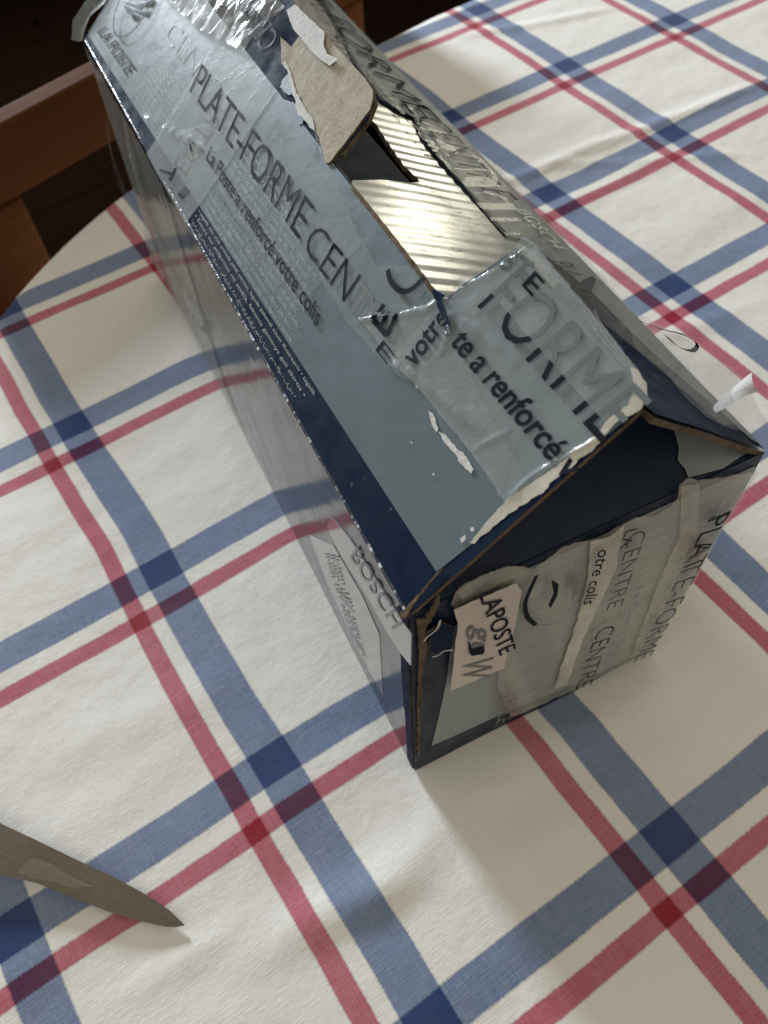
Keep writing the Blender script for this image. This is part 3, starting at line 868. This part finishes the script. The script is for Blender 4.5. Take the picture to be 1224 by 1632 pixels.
class Bulge(Surf):
    # loose tape standing off the right top edge
    seed = 83; amp = .8
    def __init__(s): s.creases = [((.1, .045), (.75, .050), .003, .002), ((.1, .062), (.7, .058), .003, .002)]
    def pos(s, a, b, off=0):
        def p(a):
            g = .0130*math.sin(PI*min(1, max(0, (b+.004)/.075))**.7) if b < .071 else 0
            g += .0045*math.sin(PI*min(1, max(0, (b-.045)/.16)))+.0012
            g *= 1+.18*nz(b*60, a*3, 7)
            P0 = Rt.pos(.030-.006*math.sin(b*40), b, .0022)
            P1 = Vector((BW+g*.25, b, BH+g*1.25)); P2 = Vector((BW+g*1.5, b, BH+g*.4)); P3 = Vector((BW+.0012, b, BH-.012-g))
            c = 1-a
            return P0*c**3+P1*3*c*c*a+P2*3*c*a*a+P3*a**3
        q = p(a); t = p(a+.02)-p(a-.02); n = Vector((-t.z, 0, t.x)); n.normalize()
        if n.x < 0 and n.z < 0: n = -n
        off += .0004*nz(a*9, b*130, 3)+.0003*ridged(a*5, b*110, 9)
        return q+n*off
Bu = Bulge()
bul = sheet('packing_tape', Bu, [(0, .004), (1, .008), (1, .20), (0, .20)], 0, M['tape_right'], right, cut=.0, label='loose clear tape bulging past the right edge')
bm = bmesh.new(); bm.from_mesh(bul.data); bm.clear()
G = [[bm.verts.new(Bu.pos(i/14, .004+.196*j/110)) for i in range(15)] for j in range(111)]
for j in range(110):
    for i in range(14): bm.faces.new((G[j][i], G[j][i+1], G[j+1][i+1], G[j+1][i]))
bmesh.ops.recalc_face_normals(bm, faces=bm.faces[:]); bm.to_mesh(bul.data); bm.free()
bul.data.polygons.foreach_set('use_smooth', [True]*len(bul.data.polygons))
bul.data.update()
stroke('logo_ring', Bu, [(.20, .058), (.28, .0505), (.40, .0455), (.54, .0440), (.66, .0465), (.70, .052), (.66, .057)], [.0009, .0026], .0008, M['ink'], bul, px=False)
sheet('torn_hole', Rt, [(912, 470), (920, 457), (930, 452), (938, 449), (944, 454), (940, 466), (934, 474), (924, 470)], .0024, M['navy'], right, px=True, cut=.003)
# corner curl where the near tab of the left flap meets the right flap
def curl(name, pts, widths, mat, parent, twist=0.0, label=None, ups=None):
    bm = bmesh.new(); prev = None; n = len(pts)
    P = [Vector(p) for p in pts]
    for i, p in enumerate(P):
        d = (P[min(i+1, n-1)]-P[max(0, i-1)]).normalized()
        up = Vector(ups) if ups else Vector((0, 0, 1))
        sdir = d.cross(up).normalized()
        a = twist*i/(n-1); sdir = Matrix.Rotation(a, 3, d) @ sdir
        nn = d.cross(sdir)
        w = widths[i]/2
        cur = [bm.verts.new(p+sdir*w*t+nn*w*.35*(1-t*t)) for t in (-1, -.5, 0, .5, 1)]
        if prev:
            for j in range(4): bm.faces.new((prev[j], cur[j], cur[j+1], prev[j+1]))
        prev = cur
    o = obj(name, bm, mat, parent, True, label)
    return o
def up(surf, px, off): return surf.pos(*surf.inv(*px), off)
M['curl'] = tape_mat('opaque_white_tape', .97, rgb(.70, .69, .66), .2, 1)
def hp(u, v, x): # point above the right edge at local x
    q = hitplane(u, v, (x, 0, 0), np.array([1., 0, 0])); return tuple(q)
curl('loose_tape_curl', [hp(1128, 664, .118), hp(1142, 652, .119), hp(1160, 636, .120), hp(1178, 622, .121), hp(1192, 613, .122), hp(1204, 609, .1225)],
     [.0055, .0075, .0085, .0078, .0070, .006], M['curl'], right, 1.2, 'curled end of white tape sticking up', ups=(.2, -.6, .7))
curl('loose_tape_curl', [hp(1126, 662, .118), hp(1142, 668, .119), hp(1156, 678, .120), hp(1166, 684, .121)], [.002, .0035, .003, .0018], M['curl'], right, .5)
curl('loose_tape_curl', [up(Lf, (820, 424), .0015), up(Lf, (828, 404), .0045), up(Lf, (833, 388), .008), up(Lf, (832, 376), .010)], [.010, .006, .0035, .001], M['tape_thick'], left, .6, 'peak of tape standing up at the torn corner')
curl('loose_tape_curl', [up(Lf, (722, 478), .0012), up(Lf, (742, 460), .0040), up(Lf, (762, 446), .0050), up(Lf, (790, 436), .0030), up(Lf, (818, 410), .0030)], [.0015, .0026, .003, .0026, .0015], M['tape'], left, 1.0)
for pl in ([(700, 470), (712, 474), (722, 480), (716, 488), (722, 498), (726, 512), (719, 520), (714, 506), (708, 492)], [(722, 516), (732, 522), (728, 528), (719, 524)]):
    sheet('torn_hole', Lf, pl, .0042, M['navy'], left, px=True, cut=.003, ragged=1.2, seg=4)

# ---- end panel: print, label, tape
sheet('printed_panel', En, [(687, 1187), (712, 1085), (722, 1000), (790, 925), (900, 880), (1060, 805), (1200, 742), (1216, 742), (1038, 1034), (1000, 1050), (816, 1131)], .0002, M['end_grey'], end, px=True, cut=.008)
# grey right part of the dust flap
sheet('printed_panel', Du, [(1052, 655), (1064, 668), (1074, 690), (1080, 715), (1078, 735), (1090, 748), (1095, 762), (1150, 748), (1208, 722), (1170, 702), (1120, 684), (1080, 664)], .0006, M['end_grey'], dust, px=True, cut=.004)
En.addcrease([(735, 1175), (775, 1145), (820, 1110), (870, 1080)], .0014, .0018)
En.addcrease([(700, 1140), (730, 1125), (760, 1100)], .0010, .0014)
for xx in (925, 960, 985, 1030, 1062):
    En.addcrease([(xx, 860+random.uniform(-10, 10)), (xx-20, 930), (xx-55, 1010), (xx-90, 1070)], .0013, .0016)
En.addcrease([(1090, 770), (1075, 850), (1040, 960)], .002, .002)
En.addcrease([(1150, 770), (1120, 860), (1060, 980)], .0016, .0016)
sheet('packing_tape', En, [(724, 938), (740, 924), (765, 912), (800, 898), (830, 896), (848, 902), (870, 884), (895, 866), (935, 856), (966, 848), (975, 838), (1005, 822), (1040, 818), (1064, 804), (1076, 790),
                           (1080, 768), (1092, 758), (1110, 762), (1216, 744), (1046, 1020), (1038, 1036), (905, 1098), (812, 1140), (790, 1090), (800, 1020), (740, 960)],
      .0012, M['tape_end'], end, px=True, cut=.0022, wr=1.1, ragged=1.6, seg=7, label='yellowish wrinkled tape over the near end')
sheet('packing_tape', En, [(724, 938), (740, 924), (790, 903), (820, 898), (850, 910), (822, 960), (800, 1000), (735, 972), (716, 960)], .0008, M['tape_end'], end, px=True, cut=.003, wr=.8, ragged=1.2, seg=6)
sheet('packing_tape', En, [(935, 856), (966, 848), (990, 830), (975, 900), (925, 1010), (900, 1085), (880, 1092), (915, 980), (932, 910)], .0020, M['tape_cream'], end, px=True, cut=.003, wr=1.0, ragged=1.2, seg=9)
sheet('packing_tape', En, [(1080, 768), (1108, 764), (1104, 840), (1060, 950), (1016, 1036), (1000, 1044), (1040, 930), (1076, 850)], .0020, M['tape_end'], end, px=True, cut=.003, wr=1.0, ragged=1.4, seg=8)
lab = sheet('paper_label', En, [(715, 958), (814, 916), (823, 929), (812, 993), (797, 1054), (712, 1091), (718, 1020), (722, 980)], .0030, M['label'], end, px=True, cut=.004, ragged=.6, seg=10,
            label='pinkish white label with LA POSTE lettering')
lettering('LAPOSTE', En, (754, 934), (790, 1034), (786, 918), M['ink'], lab, .0034, .006)
lettering('gu', En, (748, 984), (742, 1030), (782, 990), M['ghost'], lab, .0033, .01)
lettering('J', En, (744, 1006), (746, 1032), (764, 1002), M['ink'], lab, .0036, .01)
lettering('W', En, (730, 1042), (728, 1074), (784, 1036), M['ghost'], lab, .0033, -.005)
lettering('LE PILE', En, (795, 1098), (784, 1144), (822, 1090), M['ghost'], end, .0033, -.01, 1, .003)
stroke('logo_ring', En, [(846, 903), (836, 925), (828, 948), (832, 970), (846, 984)], .0017, .0032, M['ink'], end, wr=1)
stroke('logo_ring', En, [(846, 984), (880, 980), (910, 962), (928, 935)], .0005, .0032, M['ghost'], end, wr=1)
sheet('logo_bird', En, [(868, 908), (880, 916), (878, 935), (868, 955), (864, 950), (872, 930)], .0036, M['ink'], end, px=True, cut=.004, wr=1)
sheet('logo_bird', En, [(905, 908), (918, 905), (912, 930), (900, 945)], .0034, M['ghost'], end, px=True, cut=.004, wr=1)
lettering('otre colis', En, (944, 862), (920, 950), (964, 862), M['ink'], end, .0036, .01, 1, .003)
lettering('La Poste a renforcé', En, (1006, 924), (960, 1060), (1018, 920), M['ghost'], end, .0036, .0, 1, .003)
lettering('CENTRE', En, (992, 838), (956, 960), (1024, 828), M['faded'], end, .0036, -.012, 1, .003)
lettering('PLATE-FORME', En, (1118, 812), (1002, 1046), (1158, 800), M['faded'], end, .0036, -.012, 1, .003)
lettering('PLAT', En, (1116, 816), (1074, 902), (1156, 802), M['ink'], end, .0038, -.012, 1, .003)
lettering('CENTRE', En, (944, 990), (908, 1088), (976, 980), M['ink'], end, .0038, -.012, 1, .003)
lettering('professionnels', En, (972, 850), (940, 960), (979, 848), M['white_text'], end, .0036, 0, 1, .003)
lettering('LA', En, (985, 832), (975, 860), (1006, 826), M['ink'], end, .0040, -.012, 1, .003)
# red marker-like reflection of print on the tape: pinkish print under the far tape
# torn brown corner between side and end
tm = M['edge']
sheet('torn_corner', En, [(662, 985), (676, 982), (690, 962), (697, 944), (698, 955), (690, 975), (679, 990), (675, 1010), (679, 1030), (674, 1050), (669, 1075), (671, 1100), (667, 1120), (667, 1190),
                          (664, 1200), (665, 1100), (666, 1040)], .0012, tm, end, px=True, cut=.004, ragged=1.4, seg=5, th=.001)
sheet('torn_corner', En, [(676, 1000), (700, 985), (716, 990), (716, 1022), (690, 1032), (682, 1030), (680, 1012)], .0022, M['navy'], end, px=True, cut=.004, ragged=1.5, seg=5, th=.0006)
stroke('torn_edge', En, [(683, 1036), (692, 1034), (700, 1028), (708, 1026), (716, 1026)], .0006, .0026, M['paper'], end)
stroke('torn_edge', En, [(668, 1010), (674, 1002), (682, 996), (690, 988), (694, 975)], .0007, .0030, M['paper'], end)
sheet('torn_hinge', Lf, [(642, 984), (638, 977), (647, 973), (664, 955), (678, 938), (694, 920), (708, 906), (704, 912), (690, 928), (673, 949), (660, 966), (652, 982), (647, 987)], .0012, tm, left, px=True, cut=.003, ragged=1.5, seg=5, th=.0008)

# ---- side panel: film, sticker, print
sd = [(530, 822), (560, 858), (592, 908), (640, 985), (657, 1010), (656, 1060), (640, 1040), (615, 1000), (588, 950), (556, 900), (524, 840)]
sheet('corner_strip', Sd, [(.0006, .001), (.0062, .001), (.0058, .05), (.0066, .10), (.0060, .150), (.0006, .150)], .0002, M['navy'], side, cut=.01, ragged=.0003, seg=.01, label='plain navy strip along the near corner')
st_ = sheet('side_sticker', Sd, sd, .0004, M['side_label'], side, px=True, cut=.006, th=.0004, edge=M['side_label'], label='pale curved band with grey letters')
sheet('side_print', Sd, [(496, 850), (534, 868), (580, 950), (606, 1010), (612, 1110), (590, 1070), (556, 1000), (522, 925)], .0002, M['side_label'], side, px=True, cut=.008, th=.0002, edge=M['side_label'])
lettering('BOSCH', Sd, (562, 886), (630, 1002), (572, 868), M['ghost'], st_, .0006, .01)
for i in range(3):
    lettering('li-ion 18V accu set', Sd, (535-i*7, 885-i*2), (580-i*9, 1045-i*14), (543-i*7, 885-i*2), M['ghost_light'], side, .0005, 0)
Sd.amp = 1.0
Sd.addcrease([(205, 200), (240, 330), (300, 470), (360, 560)], .003, .003)
Sd.addcrease([(300, 380), (330, 470), (380, 600)], .002, .002)
Sd.addcrease([(190, 250), (230, 350), (262, 440)], .003, .004)
y0_, y1_ = .245, BL
sheet('packing_tape', Sd, [(.215, .004), (BL, .002), (BL, BH-.002), (.232, BH-.002)], .0008, M['tape_side'], side, cut=.003, wr=1.6, ragged=.0006, seg=.01, label='crinkled tape wrapped down the far side')
sheet('packing_tape', Sd, [(.12, .004), (.215, .006), (.235, BH-.002), (.205, BH-.002)], .0006, M['film'], side, cut=.005, wr=.8)
curl('loose_tape_curl', [up(Sd, (175, 180), .001), up(Sd, (178, 215), .003), up(Sd, (190, 255), .0045), up(Sd, (205, 300), .004), up(Sd, (225, 345), .002)], [.004, .007, .009, .008, .004], M['film'], side, .6, ups=(-1, 0, 0))
# tape lip over the far left corner
curl('loose_tape_curl', [up(Lf, (128, 68), .002), up(Lf, (134, 44), .003), up(Lf, (150, 22), .004), up(Lf, (166, 0), .003), up(Lf, (178, -20), .003)], [.006, .010, .012, .012, .010], M['tape_thick'], left, .4,
     'tape lip rolled over the far corner')

# ================================================================== knife
def knife():
    mt, nt, b = new_mat('dull_steel'); n = N(nt); g = n.geo()
    f = n.noise(n.mapping(g, (20, 120, 20)), 6, 5, .7)
    n.put(b.inputs['Base Color'], n.mix(f, rgb(.13, .112, .09), rgb(.24, .21, .175)))
    b.inputs['Metallic'].default_value = .85
    n.put(b.inputs['Roughness'], n.ramp(n.noise(g, 50, 5, .7), .35, .65, .30, .5))
    n.put(b.inputs['Normal'], n.bump(n.noise(n.mapping(g, (40, 400, 40)), 8, 3), .15, .0004))
    sm = tape_mat('tarnish_stain', .30, rgb(.34, .30, .22), .5, .2)
    upper = [(-230, 1222), (-120, 1262), (0, 1312), (60, 1340), (130, 1374), (190, 1402), (240, 1430), (272, 1452), (293, 1473)]
    lower = [(294, 1475), (282, 1478), (262, 1477), (225, 1468), (180, 1456), (120, 1432), (60, 1408), (0, 1394), (-120, 1372), (-230, 1352)]
    z = lambda u: .012+.032*(300-u)/300.
    tip = gnd(291, 1472, .03); heel = gnd(-230, 1290, .1)
    org = W(heel[0], heel[1], 0); ang = math.atan2(tip[1]-heel[1], tip[0]-heel[0])
    root = empty('kitchen_knife', org, ang, 'worn steel kitchen knife lying on the checked cloth, its pointed tip towards the box', 'knife')
    Mi = Matrix.Rotation(-ang, 3, 'Z')
    def loc(u, v):
        q = gnd(u, v, z(u)); return Mi @ (W(*q)-org)
    U = [loc(*p) for p in upper]; Lo = [loc(*p) for p in lower]
    bm = bmesh.new()
    # resample both edges at the same stations and loft a thin tapered blade
    def samp(P, t):
        L = [0]
        for a, b2 in zip(P, P[1:]): L.append(L[-1]+(b2-a).length)
        d = t*L[-1]
        for i in range(len(P)-1):
            if d <= L[i+1]+1e-9:
                k = (d-L[i])/max(1e-9, L[i+1]-L[i]); return P[i].lerp(P[i+1], k)
        return P[-1]
    Lr = Lo[::-1]; n_ = 40; prev = None
    for i in range(n_+1):
        t = i/n_
        a, c = samp(U, t), samp(Lr, t)
        th = .0011*(1-.55*t)
        m1 = a.lerp(c, .62)
        up_ = Vector((0, 0, 1))
        ring = [bm.verts.new(a+up_*th), bm.verts.new(m1+up_*th*.75), bm.verts.new(c+up_*.0001), bm.verts.new(m1-up_*th*.75), bm.verts.new(a-up_*th)]
        if prev:
            for j in range(5): bm.faces.new((prev[j], prev[(j+1) % 5], ring[(j+1) % 5], ring[j]))
        else: bm.faces.new(ring)
        prev = ring
    bm.faces.new(prev[::-1])
    bmesh.ops.recalc_face_normals(bm, faces=bm.faces[:])
    bl = obj('blade', bm, mt, root, False)
    # tarnish stain on the steel
    pts = [(30, 1392), (44, 1374), (58, 1368), (84, 1378), (110, 1394), (150, 1414), (120, 1416), (90, 1408), (60, 1402)]
    bm = bmesh.new(); vs = [bm.verts.new(loc(*p)+Vector((0, 0, .0010))) for p in pts]
    for tri in tessellate_polygon([[Vector((q[0], q[1], 0)) for q in pts]]): bm.faces.new([vs[i] for i in tri])
    bmesh.ops.recalc_face_normals(bm, faces=bm.faces[:])
    obj('tarnish', bm, sm, bl, False)
    # handle out of frame
    hm, nt, b = new_mat('black_handle'); b.inputs['Base Color'].default_value = (.02, .018, .016, 1); b.inputs['Roughness'].default_value = .5
    bm = bmesh.new(); prev = None
    a0 = (U[0]+Lo[-1])/2
    for i in range(11):
        t = i/10; x = a0.x-.118*t+.004; hw = .0115+.002*math.sin(t*PI*2.2); hh = .0075
        ring = [bm.verts.new((x, a0.y+hw*math.cos(k*PI/6)*(.6 if i in (0, 10) else 1), max(hh, a0.z)+.0006+hh*math.sin(k*PI/6)*(.6 if i in (0, 10) else 1))) for k in range(12)]
        if prev:
            for j in range(12): bm.faces.new((prev[j], prev[(j+1) % 12], ring[(j+1) % 12], ring[j]))
        else: bm.faces.new(ring)
        prev = ring
    bm.faces.new(prev[::-1]); bmesh.ops.recalc_face_normals(bm, faces=bm.faces[:])
    obj('handle', bm, hm, root, True)
knife()

# ================================================================== chair
def chair(dx, dy, turn, label):
    def wood(name, c1, c2, rough=.8):
        mt, nt, b = new_mat(name); n = N(nt); g = n.geo()
        f = n.noise(n.mapping(g, (4, 40, 40)), 4, 5, .6)
        n.put(b.inputs['Base Color'], n.mix(f, c1, c2)); b.inputs['Roughness'].default_value = rough; b.inputs['Specular IOR Level'].default_value = .04
        n.put(b.inputs['Normal'], n.bump(f, .15, .001))
        return mt
    wd = wood('reddish_wood', rgb(.055, .020, .006), rgb(.12, .045, .014))
    seatm = wood('olive_seat', rgb(.055, .038, .015), rgb(.10, .07, .03), .7)
    a = np.array([1.46030291, 1.8306801]); bpt = np.array([2.09712144, 1.99302862])
    d = (bpt-a)/np.linalg.norm(bpt-a); ang = math.atan2(d[1], d[0])
    start = a-d*.52
    root = empty('wooden_chair', ((start[0]+dx)*S, (start[1]+dy)*S, 0), ang+turn, label, 'chair')
    root['group'] = 'wooden chairs pushed up to the table'
    top = TZ+.48*S
    def bar(name, x0, x1, y0, y1, z0, z1, mt, bev=.004, rake=0.0):
        bm = bmesh.new(); bmesh.ops.create_cube(bm, size=1)
        for v in bm.verts:
            v.co = Vector((x0+(x1-x0)*(v.co.x+.5), y0+(y1-y0)*(v.co.y+.5), z0+(z1-z0)*(v.co.z+.5)))
        bmesh.ops.bevel(bm, geom=bm.edges[:], offset=bev, segments=3, affect='EDGES', profile=.5)
        return obj(name, bm, mt, root, False)
    Wc = .42
    # front face of the back sits on y=0 in this frame (towards the table)
    bar('top_rail', .0, Wc, 0, .020, top-.050, top, wd, .003)
    bar('back_post', -.002, .056, .001, .026, 0, top-.051, wd)
    bar('back_post', Wc-.054, Wc+.002, .001, .026, 0, top-.051, wd)
    bar('lower_rail', .057, Wc-.055, .004, .022, .50, .545, wd)
    bar('seat', .003, Wc-.003, -.375, -.004, .43, .455, seatm, .008)
    bar('leg', .01, .045, -.365, -.33, 0, .428, wd); bar('leg', Wc-.045, Wc-.01, -.365, -.33, 0, .428, wd)
    bar('stretcher', .015, .04, -.329, 0, .2, .225, wd); bar('stretcher', Wc-.04, Wc-.015, -.329, 0, .2, .225, wd)
chair(0, 0, 0, 'reddish brown wooden chair at the far left of the table, pale light on its rail')
